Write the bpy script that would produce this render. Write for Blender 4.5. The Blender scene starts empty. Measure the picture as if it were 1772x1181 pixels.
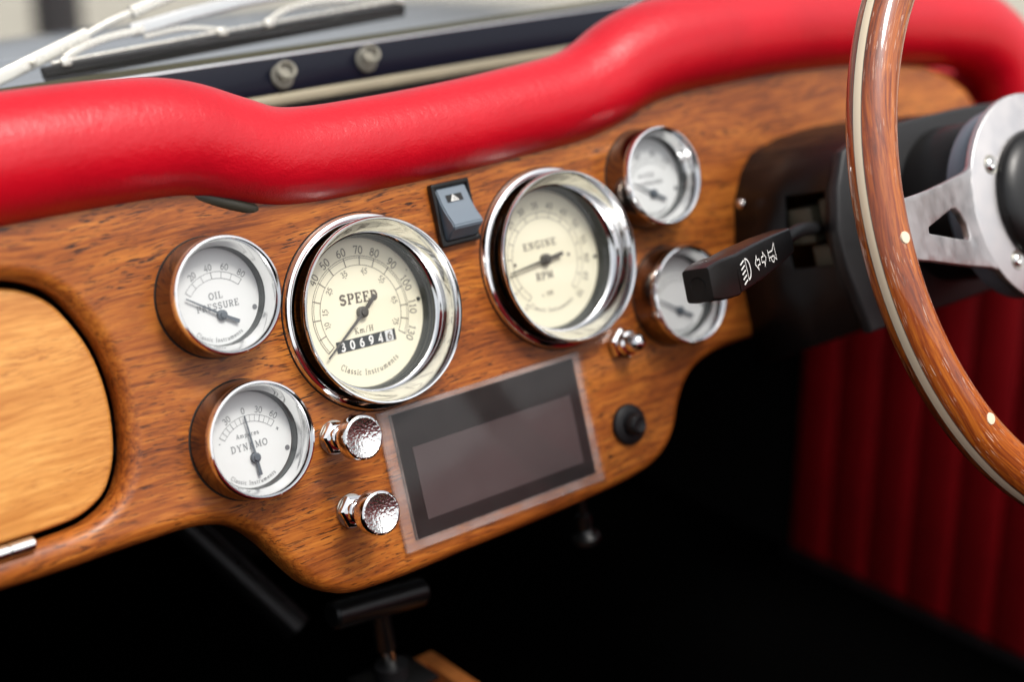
import bpy, bmesh, math, random
from mathutils import Matrix, Vector
random.seed(7)
S = bpy.context.scene
COL = S.collection
R = math.radians

# ------------------------------------------------------------------ camera, sky, sun, exposure
# "dash frame": x along the dashboard, y into the car, z up the face of the dashboard (face plane y = 0).
# The dashboard leans forward by TILT, so the dash frame is the world turned about x.
TILT = R(19.0)
T = Matrix.Rotation(-TILT, 4, 'X')
def W(x, y, z): return T @ Vector((x, y, z))

cam_d = bpy.data.cameras.new('camera'); cam = bpy.data.objects.new('camera', cam_d); COL.objects.link(cam)
right = Vector((0.76631, -0.60870, -0.20555)); up = Vector((0.22927, -0.03979, 0.97255)); back = Vector((-0.60017, -0.79240, 0.10906))
M = Matrix(((right.x, up.x, back.x, -0.37054), (right.y, up.y, back.y, -0.76838), (right.z, up.z, back.z, 0.16471), (0, 0, 0, 1)))
cam.matrix_world = T @ M
cam_d.sensor_width = 36.0; cam_d.lens = 59.14; cam_d.clip_start = 0.02; cam_d.clip_end = 500
cam_d.dof.use_dof = True; cam_d.dof.focus_distance = 0.885; cam_d.dof.aperture_fstop = 3.2
S.camera = cam

wd = bpy.data.worlds.new('World'); S.world = wd; wd.use_nodes = True
SUN_EL, SUN_AZ = R(60), R(168)          # azimuth clockwise from +y
nt = wd.node_tree; bgn = nt.nodes['Background']
sky = nt.nodes.new('ShaderNodeTexSky'); sky.sky_type = 'NISHITA'; sky.sun_disc = False
sky.sun_elevation = SUN_EL; sky.sun_rotation = SUN_AZ; sky.air_density = 1.0; sky.dust_density = 4.0; sky.ozone_density = 1.0
hsv = nt.nodes.new('ShaderNodeHueSaturation'); hsv.inputs['Saturation'].default_value = 0.22
nt.links.new(sky.outputs[0], hsv.inputs['Color']); nt.links.new(hsv.outputs[0], bgn.inputs[0])
bgn.inputs[1].default_value = 0.14
sl = bpy.data.lights.new('sun', 'SUN'); sun = bpy.data.objects.new('sun', sl); COL.objects.link(sun)
sl.energy = 1.5; sl.angle = R(14); sl.color = (1.0, 0.95, 0.88)
sd = Vector((math.sin(SUN_AZ) * math.cos(SUN_EL), math.cos(SUN_AZ) * math.cos(SUN_EL), math.sin(SUN_EL)))
sun.rotation_euler = sd.to_track_quat('Z', 'Y').to_euler(); sun.location = sd * 20
S.view_settings.view_transform = 'Standard'; S.view_settings.look = 'None'
S.view_settings.gamma = 1.0; S.view_settings.exposure = 0.45
S.render.engine = 'CYCLES'
S.cycles.use_denoising = True; S.cycles.max_bounces = 10; S.cycles.transparent_max_bounces = 16
S.cycles.caustics_reflective = False; S.cycles.caustics_refractive = False

# ------------------------------------------------------------------ materials
def new_mat(name):
    m = bpy.data.materials.new(name); m.use_nodes = True
    return m, m.node_tree, m.node_tree.nodes['Principled BSDF']
def plain(name, col, rough=0.5, metal=0.0, coat=0.0, coat_rough=0.05, bump=None, var=0.0, spec=0.5):
    m, n, b = new_mat(name)
    b.inputs['Base Color'].default_value = (*col, 1); b.inputs['Roughness'].default_value = rough
    b.inputs['Metallic'].default_value = metal; b.inputs['Coat Weight'].default_value = coat
    b.inputs['Coat Roughness'].default_value = coat_rough; b.inputs['Specular IOR Level'].default_value = spec
    tc = n.nodes.new('ShaderNodeTexCoord')
    if var:
        nz = n.nodes.new('ShaderNodeTexNoise'); nz.inputs['Scale'].default_value = 90; nz.inputs['Detail'].default_value = 6
        n.links.new(tc.outputs['Object'], nz.inputs['Vector'])
        mr = n.nodes.new('ShaderNodeMapRange'); mr.inputs['From Min'].default_value = .3; mr.inputs['From Max'].default_value = .7
        mr.inputs['To Min'].default_value = max(.02, rough - var); mr.inputs['To Max'].default_value = min(1, rough + var)
        n.links.new(nz.outputs[0], mr.inputs[0]); n.links.new(mr.outputs[0], b.inputs['Roughness'])
    if bump:
        sc, st, dist = bump
        nz = n.nodes.new('ShaderNodeTexNoise'); nz.inputs['Scale'].default_value = sc; nz.inputs['Detail'].default_value = 4
        n.links.new(tc.outputs['Object'], nz.inputs['Vector'])
        bp = n.nodes.new('ShaderNodeBump'); bp.inputs['Strength'].default_value = st; bp.inputs['Distance'].default_value = dist
        n.links.new(nz.outputs[0], bp.inputs['Height']); n.links.new(bp.outputs[0], b.inputs['Normal'])
    return m
def ramp(n, stops):
    r = n.nodes.new('ShaderNodeValToRGB'); e = r.color_ramp.elements
    while len(e) < len(stops): e.new(0.5)
    for i, (p, c) in enumerate(stops): e[i].position = p; e[i].color = (*c, 1) if len(c) == 3 else c
    return r
def wood(name, light, mid, dark, pore, pore_amt=0.55, lng=1.0, coat=0.35, rot=0.04, rough=.42, coat_rough=.2, uv=False, scratches=False):
    m, n, b = new_mat(name); L = n.links
    tc = n.nodes.new('ShaderNodeTexCoord')
    src = tc.outputs['UV' if uv else 'Object']
    # slow wander of the grain
    wn = n.nodes.new('ShaderNodeTexNoise'); wn.inputs['Scale'].default_value = 9; wn.inputs['Detail'].default_value = 2
    L.new(src, wn.inputs['Vector'])
    sub = n.nodes.new('ShaderNodeVectorMath'); sub.operation = 'SUBTRACT'; sub.inputs[1].default_value = (.5, .5, .5); L.new(wn.outputs['Color'], sub.inputs[0])
    scl = n.nodes.new('ShaderNodeVectorMath'); scl.operation = 'SCALE'; scl.inputs['Scale'].default_value = .018; L.new(sub.outputs[0], scl.inputs[0])
    add = n.nodes.new('ShaderNodeVectorMath'); add.operation = 'ADD'; L.new(src, add.inputs[0]); L.new(scl.outputs[0], add.inputs[1])
    def stretched(sx, sz, detail, rough=.55):
        mp = n.nodes.new('ShaderNodeMapping'); mp.inputs['Rotation'].default_value = (0, 0, rot) if uv else (0, rot, 0)
        mp.inputs['Scale'].default_value = (sx, sz, sz)
        L.new(add.outputs[0], mp.inputs['Vector'])
        nz = n.nodes.new('ShaderNodeTexNoise'); nz.inputs['Scale'].default_value = 1; nz.inputs['Detail'].default_value = detail
        nz.inputs['Roughness'].default_value = rough
        L.new(mp.outputs[0], nz.inputs['Vector']); return nz
    big = stretched(7 / lng, 28, 4); fib = stretched(22 / lng, 420, 5, .65); por = stretched(115, 1100, 2, .5); clus = stretched(14, 60, 3)
    mixf = n.nodes.new('ShaderNodeMath'); mixf.operation = 'MULTIPLY_ADD'; mixf.inputs[1].default_value = .55; L.new(fib.outputs[0], mixf.inputs[0])
    half = n.nodes.new('ShaderNodeMath'); half.operation = 'MULTIPLY'; half.inputs[1].default_value = .45; L.new(big.outputs[0], half.inputs[0]); L.new(half.outputs[0], mixf.inputs[2])
    rp = ramp(n, [(.37, dark), (.49, mid), (.62, light)]); L.new(mixf.outputs[0], rp.inputs[0])
    # short open pores, gathered in patches
    pm = n.nodes.new('ShaderNodeMapRange'); pm.inputs['From Min'].default_value = .55; pm.inputs['From Max'].default_value = .64
    L.new(por.outputs[0], pm.inputs[0])
    cm = n.nodes.new('ShaderNodeMapRange'); cm.inputs['From Min'].default_value = .36; cm.inputs['From Max'].default_value = .62; cm.inputs['To Min'].default_value = .15
    L.new(clus.outputs[0], cm.inputs[0])
    pf = n.nodes.new('ShaderNodeMath'); pf.operation = 'MULTIPLY'; L.new(pm.outputs[0], pf.inputs[0]); L.new(cm.outputs[0], pf.inputs[1])
    pf2 = n.nodes.new('ShaderNodeMath'); pf2.operation = 'MULTIPLY'; pf2.inputs[1].default_value = pore_amt; L.new(pf.outputs[0], pf2.inputs[0])
    mx = n.nodes.new('ShaderNodeMix'); mx.data_type = 'RGBA'; L.new(pf2.outputs[0], mx.inputs['Factor']); L.new(rp.outputs[0], mx.inputs[6]); mx.inputs[7].default_value = (*pore, 1)
    out = mx.outputs[2]
    b.inputs['Specular IOR Level'].default_value = .3
    b.inputs['Roughness'].default_value = rough; b.inputs['Coat Weight'].default_value = coat; b.inputs['Coat Roughness'].default_value = coat_rough
    bp = n.nodes.new('ShaderNodeBump'); bp.inputs['Strength'].default_value = .25; bp.inputs['Distance'].default_value = .0004; bp.invert = True
    L.new(pf.outputs[0], bp.inputs['Height']); L.new(bp.outputs[0], b.inputs['Normal'])
    if scratches:
        acc = None
        for k, (ang, sx, sy, lo) in enumerate(((.9, 70, 1300, .70), (-.7, 60, 1200, .70), (.45, 50, 1500, .71), (1.4, 90, 1100, .70))):
            mp = n.nodes.new('ShaderNodeMapping'); mp.inputs['Rotation'].default_value = (0, 0, ang); mp.inputs['Scale'].default_value = (sx, sy, 1); mp.inputs['Location'].default_value = (k * 3.1, k * 1.7, 0)
            L.new(src, mp.inputs['Vector'])
            nz = n.nodes.new('ShaderNodeTexNoise'); nz.inputs['Scale'].default_value = 1; nz.inputs['Detail'].default_value = 1
            L.new(mp.outputs[0], nz.inputs['Vector'])
            mr = n.nodes.new('ShaderNodeMapRange'); mr.inputs['From Min'].default_value = lo - .02; mr.inputs['From Max'].default_value = lo + .02; L.new(nz.outputs[0], mr.inputs[0])
            if acc is None: acc = mr.outputs[0]
            else:
                a = n.nodes.new('ShaderNodeMath'); a.operation = 'MAXIMUM'; L.new(acc, a.inputs[0]); L.new(mr.outputs[0], a.inputs[1]); acc = a.outputs[0]
        cz = n.nodes.new('ShaderNodeTexNoise'); cz.inputs['Scale'].default_value = 38; cz.inputs['Detail'].default_value = 3; L.new(src, cz.inputs['Vector'])
        cz2 = n.nodes.new('ShaderNodeMapRange'); cz2.inputs['From Min'].default_value = .46; cz2.inputs['From Max'].default_value = .6; cz2.inputs['To Max'].default_value = .75; L.new(cz.outputs[0], cz2.inputs[0])
        f = n.nodes.new('ShaderNodeMath'); f.operation = 'MULTIPLY'; L.new(cz2.outputs[0], f.inputs[1]); L.new(acc, f.inputs[0])
        m2 = n.nodes.new('ShaderNodeMix'); m2.data_type = 'RGBA'; L.new(f.outputs[0], m2.inputs['Factor']); L.new(out, m2.inputs[6]); m2.inputs[7].default_value = (.75, .55, .42, 1); out = m2.outputs[2]
    L.new(out, b.inputs['Base Color'])
    return m
def leather(name, col, scale=1.0, rough=.36, wrinkle=.5):
    m, n, b = new_mat(name); L = n.links
    tc = n.nodes.new('ShaderNodeTexCoord')
    v = n.nodes.new('ShaderNodeTexVoronoi'); v.inputs['Scale'].default_value = 900 * scale; L.new(tc.outputs['Object'], v.inputs['Vector'])
    nz = n.nodes.new('ShaderNodeTexNoise'); nz.inputs['Scale'].default_value = 160 * scale; nz.inputs['Detail'].default_value = 7; nz.inputs['Roughness'].default_value = .65; L.new(tc.outputs['Object'], nz.inputs['Vector'])
    mp = n.nodes.new('ShaderNodeMapping'); mp.inputs['Scale'].default_value = (190, 55, 40); L.new(tc.outputs['Object'], mp.inputs['Vector'])
    cr = n.nodes.new('ShaderNodeTexNoise'); cr.inputs['Scale'].default_value = 1; cr.inputs['Detail'].default_value = 5; cr.inputs['Distortion'].default_value = .6; L.new(mp.outputs[0], cr.inputs['Vector'])
    b1 = n.nodes.new('ShaderNodeBump'); b1.inputs['Strength'].default_value = .22; b1.inputs['Distance'].default_value = .0004; L.new(v.outputs['Distance'], b1.inputs['Height'])
    b2 = n.nodes.new('ShaderNodeBump'); b2.inputs['Strength'].default_value = .5; b2.inputs['Distance'].default_value = .0008; L.new(nz.outputs[0], b2.inputs['Height']); L.new(b1.outputs[0], b2.inputs['Normal'])
    b3 = n.nodes.new('ShaderNodeBump'); b3.inputs['Strength'].default_value = wrinkle; b3.inputs['Distance'].default_value = .0012; L.new(cr.outputs[0], b3.inputs['Height']); L.new(b2.outputs[0], b3.inputs['Normal'])
    L.new(b3.outputs[0], b.inputs['Normal'])
    n2 = n.nodes.new('ShaderNodeTexNoise'); n2.inputs['Scale'].default_value = 18; n2.inputs['Detail'].default_value = 4; L.new(tc.outputs['Object'], n2.inputs['Vector'])
    rp = ramp(n, [(.3, tuple(c * .88 for c in col)), (.7, tuple(c * 1.06 for c in col))]); L.new(n2.outputs[0], rp.inputs[0]); L.new(rp.outputs[0], b.inputs['Base Color'])
    b.inputs['Roughness'].default_value = rough; b.inputs['Specular IOR Level'].default_value = .5
    return m
def clear(name, refl=1.0, haze=0.0, ior=1.5, rough=.02, tint=(1, 1, 1), hazecol=(.9, .85, .8)):
    m = bpy.data.materials.new(name); m.use_nodes = True; n = m.node_tree; L = n.links
    for x in list(n.nodes):
        if x.type != 'OUTPUT_MATERIAL': n.nodes.remove(x)
    o = n.nodes['Material Output']
    t = n.nodes.new('ShaderNodeBsdfTransparent'); t.inputs[0].default_value = (*tint, 1)
    g = n.nodes.new('ShaderNodeBsdfGlossy'); g.inputs['Roughness'].default_value = rough
    lw = n.nodes.new('ShaderNodeLayerWeight'); lw.inputs[0].default_value = .5
    pw_ = n.nodes.new('ShaderNodeMath'); pw_.operation = 'POWER'; pw_.inputs[1].default_value = 5; L.new(lw.outputs['Facing'], pw_.inputs[0])
    mu = n.nodes.new('ShaderNodeMath'); mu.operation = 'MULTIPLY_ADD'; mu.inputs[1].default_value = .9 * refl; mu.inputs[2].default_value = .045 * refl; L.new(pw_.outputs[0], mu.inputs[0])
    base = t.outputs[0]
    if haze:
        d = n.nodes.new('ShaderNodeBsdfDiffuse'); d.inputs[0].default_value = (*hazecol, 1)
        tc = n.nodes.new('ShaderNodeTexCoord'); nz = n.nodes.new('ShaderNodeTexNoise'); nz.inputs['Scale'].default_value = 70; nz.inputs['Detail'].default_value = 8
        L.new(tc.outputs['Object'], nz.inputs['Vector'])
        mr = n.nodes.new('ShaderNodeMapRange'); mr.inputs['From Min'].default_value = .35; mr.inputs['From Max'].default_value = .75; mr.inputs['To Min'].default_value = haze * .6; mr.inputs['To Max'].default_value = haze * 1.6; L.new(nz.outputs[0], mr.inputs[0])
        mh = n.nodes.new('ShaderNodeMixShader'); L.new(mr.outputs[0], mh.inputs[0]); L.new(t.outputs[0], mh.inputs[1]); L.new(d.outputs[0], mh.inputs[2]); base = mh.outputs[0]
    ms = n.nodes.new('ShaderNodeMixShader'); L.new(mu.outputs[0], ms.inputs[0]); L.new(base, ms.inputs[1]); L.new(g.outputs[0], ms.inputs[2]); L.new(ms.outputs[0], o.inputs[0])
    return m

MAT = {}
MAT['wood'] = wood('mahogany', (.55, .185, .028), (.345, .092, .013), (.14, .029, .005), (.022, .006, .003), pore_amt=1.0, rot=.07, coat=.3, coat_rough=.28)
MAT['wood_door'] = wood('pale_mahogany', (.76, .38, .105), (.64, .28, .066), (.48, .18, .036), (.30, .09, .018), pore_amt=.6, rot=-.05, coat=.3, coat_rough=.28)
MAT['wood_rim'] = wood('varnished_rim_wood', (.56, .155, .014), (.27, .050, .006), (.08, .013, .003), (.02, .005, .002), pore_amt=.35, lng=3.5, coat=1.0, rough=.5, coat_rough=.04, uv=True, rot=.0, scratches=True)
MAT['wood_console'] = wood('console_wood', (.52, .19, .05), (.40, .13, .03), (.25, .07, .02), (.05, .02, .01))
MAT['red'] = leather('red_leather', (.58, .003, .014), rough=.30, wrinkle=.14)
MAT['red_card'] = leather('red_vinyl', (.60, .004, .012), rough=.6, wrinkle=.2)
MAT['chrome'] = plain('chrome', (.86, .86, .86), .06, 1.0, var=.03)
MAT['chrome_old'] = plain('worn_chrome', (.80, .80, .78), .16, 1.0, var=.08)
MAT['alu'] = plain('brushed_aluminium', (.66, .64, .635), .44, 1.0, var=.10)
MAT['nickel'] = plain('dull_nickel', (.55, .53, .47), .35, 1.0, var=.1)
MAT['shaded_chrome'] = plain('chrome_painted_shade', (.24, .19, .155), .18, 1.0, var=.05)  # chrome wall; brown reflection of shadowed wood put into its colour
MAT['brass'] = plain('tarnished_brass_trim', (.42, .37, .26), .45, .5, var=.15, bump=(300, .3, .0005))
MAT['cream'] = plain('cream_dial', (.88, .84, .64), .6)
MAT['white_dial'] = plain('white_dial', (.74, .76, .75), .6)
MAT['ink'] = plain('dial_ink', (.13, .11, .085), .6)
MAT['ink_grey'] = plain('grey_dial_ink', (.16, .17, .18), .6)
MAT['white_ink'] = plain('white_paint', (.85, .85, .82), .5)
MAT['needle'] = plain('needle_enamel', (.09, .085, .075), .4)
MAT['needle_blue'] = plain('blue_grey_needle', (.10, .12, .14), .4)
MAT['spacer'] = plain('dark_spacer', (.035, .04, .04), .3)
MAT['black'] = plain('black_plastic', (.006, .006, .006), .32, var=.05, bump=(1400, .12, .0003), spec=.42)
MAT['black_matte'] = plain('black_trim', (.006, .006, .006), .8, spec=.2)
MAT['carpet'] = plain('black_carpet', (.0015, .0015, .0015), .95, spec=.0, bump=(500, .5, .002))
MAT['rubber'] = plain('black_rubber', (.008, .008, .009), .5, spec=.35)
MAT['column'] = plain('column_black', (.007, .006, .006), .42, var=.06, bump=(700, .15, .0004), spec=.28)
MAT['flange'] = plain('flange_black', (.016, .016, .017), .5, var=.06, bump=(700, .2, .0004))
MAT['slate'] = plain('slate_plastic', (.15, .19, .23), .42, var=.05)
MAT['navy'] = plain('navy_paint', (.006, .007, .016), .3, coat=.1, coat_rough=.08, spec=.2)
MAT['bonnet'] = plain('dark_blue_paint', (.17, .19, .22), .3, coat=1.0, coat_rough=.12)
MAT['gasket'] = plain('grimy_gasket', (.09, .085, .05), .8, bump=(500, 1.0, .001))
MAT['seal_dark'] = plain('dark_edge_seal', (.03, .028, .018), .5)
MAT['silver'] = plain('silver_wiper_paint', (.84, .82, .74), .28, .55, var=.1)
MAT['stud'] = plain('weathered_stud', (.40, .38, .31), .45, .35, var=.1, bump=(900, .3, .0004))
MAT['ivory'] = plain('ivory_inlay', (.84, .72, .52), .35, coat=.6, coat_rough=.05)
MAT['lcd_frame'] = plain('display_frame', (.012, .009, .009), .4, spec=.2)
MAT['lcd'] = plain('display_panel', (.065, .046, .047), .45, spec=.25, var=.08)
MAT['beige_plastic'] = plain('beige_switch_plastic', (.08, .07, .045), .6)
MAT['glass'] = clear('instrument_glass', 1.0)
MAT['screen_glass'] = clear('windscreen_glass', 1.0, haze=.01)
MAT['acrylic'] = clear('acrylic_cover', .45, haze=.007, rough=.06, hazecol=(.80, .72, .70))
MAT['acrylic_edge'] = clear('frosted_acrylic_edge', .6, haze=.22, rough=.2, hazecol=(.62, .50, .46))
MAT['paving'] = plain('pale_paving', (.40, .375, .31), .9, bump=(6, .2, .01))
MAT['post'] = plain('dark_post_paint', (.02, .018, .02), .5)
# hammered chrome
m, n, b = new_mat('hammered_chrome'); b.inputs['Base Color'].default_value = (.86, .86, .84, 1); b.inputs['Metallic'].default_value = 1; b.inputs['Roughness'].default_value = .26
tc = n.nodes.new('ShaderNodeTexCoord'); v = n.nodes.new('ShaderNodeTexVoronoi'); v.inputs['Scale'].default_value = 800; v.feature = 'SMOOTH_F1'
n.links.new(tc.outputs['Object'], v.inputs['Vector']); bp = n.nodes.new('ShaderNodeBump'); bp.inputs['Strength'].default_value = .55; bp.inputs['Distance'].default_value = .0007
n.links.new(v.outputs['Distance'], bp.inputs['Height']); n.links.new(bp.outputs[0], b.inputs['Normal']); MAT['hammered'] = m

# ------------------------------------------------------------------ builders
def link(name, me, mat, parent=None, smooth=R(35)):
    me.materials.clear(); me.materials.append(MAT[mat])
    if smooth:
        for p in me.polygons: p.use_smooth = True
        me.set_sharp_from_angle(angle=smooth)
    o = bpy.data.objects.new(name, me); COL.objects.link(o)
    if parent: o.parent = parent
    return o
def tag(o, label, cat, group=None):
    o['label'] = label; o['category'] = cat
    if group: o['group'] = group
    return o
def struct(o): o['kind'] = 'structure'; return o
def thing(name, label, cat, loc=(0, 0, 0), rot=None, world=False, group=None):
    o = bpy.data.objects.new(name, None); COL.objects.link(o); o.empty_display_size = .02
    mw = Matrix.Translation(loc)
    if rot is not None: mw = mw @ rot
    o.matrix_world = mw if world else T @ mw
    return tag(o, label, cat, group)
def mesh(verts, faces, name='mesh'):
    me = bpy.data.meshes.new(name); me.from_pydata([tuple(v) for v in verts], [], faces); me.update()
    bm = bmesh.new(); bm.from_mesh(me); bmesh.ops.recalc_face_normals(bm, faces=bm.faces); bm.to_mesh(me); bm.free()
    return me
def lathe(prof, seg=80, closed=False, cap=False):
    """profile of (radius, y); turned about the local y axis"""
    vs, fs = [], []
    n = len(prof)
    for k in range(seg):
        a = 2 * math.pi * k / seg
        for r, y in prof: vs.append((r * math.cos(a), y, r * math.sin(a)))
    rng = n if closed else n - 1
    for k in range(seg):
        k2 = (k + 1) % seg
        for i in range(rng):
            j = (i + 1) % n
            fs.append((k * n + i, k * n + j, k2 * n + j, k2 * n + i))
    if cap:
        for i in (0, n - 1):
            fs.append([k * n + i for k in range(seg)])
    me = mesh(vs, fs)
    bm = bmesh.new(); bm.from_mesh(me); bmesh.ops.remove_doubles(bm, verts=bm.verts, dist=1e-6); bmesh.ops.dissolve_degenerate(bm, edges=bm.edges, dist=1e-7)
    bmesh.ops.recalc_face_normals(bm, faces=bm.faces); bm.to_mesh(me); bm.free()
    return me
def plate(loops, y0, y1, bevel=0.0, res=3):
    """flat shape with rounded edges from (x, z) loops, front face at y0, back face at y1"""
    c = bpy.data.curves.new('plate', 'CURVE'); c.dimensions = '2D'; c.fill_mode = 'BOTH'
    th = abs(y1 - y0); c.extrude = max(th / 2 - bevel, 1e-6); c.bevel_depth = bevel; c.bevel_resolution = res; c.offset = -bevel
    for lp in loops:
        s = c.splines.new('POLY'); s.points.add(len(lp) - 1); s.use_cyclic_u = True
        for p, (x, z) in zip(s.points, lp): p.co = (x, z, 0, 1)
    o = bpy.data.objects.new('tmp', c); COL.objects.link(o)
    dg = bpy.context.evaluated_depsgraph_get(); me = bpy.data.meshes.new_from_object(o.evaluated_get(dg))
    bpy.data.objects.remove(o); bpy.data.curves.remove(c)
    ym = (y0 + y1) / 2
    for v in me.vertices: x, z, d = v.co; v.co = (x, ym - d, z)
    bm = bmesh.new(); bm.from_mesh(me); bmesh.ops.remove_doubles(bm, verts=bm.verts, dist=1e-6); bm.to_mesh(me); bm.free()
    return me
def rrect(x0, z0, x1, z1, r, n=6):
    out = []
    for cx, cz, a0 in ((x1 - r, z1 - r, 0), (x0 + r, z1 - r, 90), (x0 + r, z0 + r, 180), (x1 - r, z0 + r, 270)):
        for k in range(n + 1):
            a = R(a0 + 90 * k / n); out.append((cx + r * math.cos(a), cz + r * math.sin(a)))
    return out
def circle(cx, cz, r, n=48): return [(cx + r * math.cos(2 * math.pi * k / n), cz + r * math.sin(2 * math.pi * k / n)) for k in range(n)]
def box(x0, x1, y0, y1, z0, z1, bev=0.0, seg=2):
    bm = bmesh.new(); bmesh.ops.create_cube(bm, size=1.0)
    for v in bm.verts: v.co = ((x0 + x1) / 2 + v.co.x * (x1 - x0), (y0 + y1) / 2 + v.co.y * (y1 - y0), (z0 + z1) / 2 + v.co.z * (z1 - z0))
    if bev: bmesh.ops.bevel(bm, geom=bm.edges[:], offset=bev, segments=seg, profile=.5, affect='EDGES')
    me = bpy.data.meshes.new('box'); bm.to_mesh(me); bm.free(); return me
def catmull(pts, n=8):
    P = [Vector(p) for p in pts]; P = [2 * P[0] - P[1]] + P + [2 * P[-1] - P[-2]]; out = []
    for i in range(1, len(P) - 2):
        for k in range(n):
            t = k / n
            out.append(.5 * ((2 * P[i]) + (P[i + 1] - P[i - 1]) * t + (2 * P[i - 1] - 5 * P[i] + 4 * P[i + 1] - P[i + 2]) * t * t + (3 * P[i] - P[i - 1] - 3 * P[i + 1] + P[i + 2]) * t ** 3))
    out.append(P[-2]); return out
def sweep(path, sec, cap=True, upv=(0, 1, 0), scale=None):
    """sweep section [(a, b)] (a along side, b along up) along a path of points"""
    P = [Vector(p) for p in path]; upv = Vector(upv); vs, fs = [], []; m = len(sec)
    for i, p in enumerate(P):
        t = (P[min(i + 1, len(P) - 1)] - P[max(i - 1, 0)]).normalized()
        s = t.cross(upv).normalized(); u = s.cross(t).normalized(); k = scale[i] if scale else 1.0
        for a, b_ in sec: vs.append(p + s * a * k + u * b_ * k)
    for i in range(len(P) - 1):
        for j in range(m):
            j2 = (j + 1) % m; fs.append((i * m + j, i * m + j2, (i + 1) * m + j2, (i + 1) * m + j))
    if cap: fs.append(list(range(m))); fs.append([(len(P) - 1) * m + j for j in range(m)])
    return mesh(vs, fs)
def round_sec(r, n=14, ry=None): return [(r * math.cos(2 * math.pi * k / n), (ry or r) * math.sin(2 * math.pi * k / n)) for k in range(n)]
def rect_sec(w, h, r=0.0):
    if r: return [(x, z) for x, z in rrect(-w / 2, -h / 2, w / 2, h / 2, r, 3)]
    return [(-w / 2, -h / 2), (w / 2, -h / 2), (w / 2, h / 2), (-w / 2, h / 2)]
def join(*mes):
    bm = bmesh.new()
    for me in mes: bm.from_mesh(me)
    me = bpy.data.meshes.new('joined'); bm.to_mesh(me); bm.free(); return me
def moved(me, mat): me.transform(mat); return me
def hexa(r, y0, y1, ch=.001):
    return lathe([(0, y0), (r - ch, y0), (r, y0 - ch if y1 < y0 else y0 + ch), (r, y1 + ch if y1 < y0 else y1 - ch), (r - ch * 1.4, y1), (0, y1)], seg=6)

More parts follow.
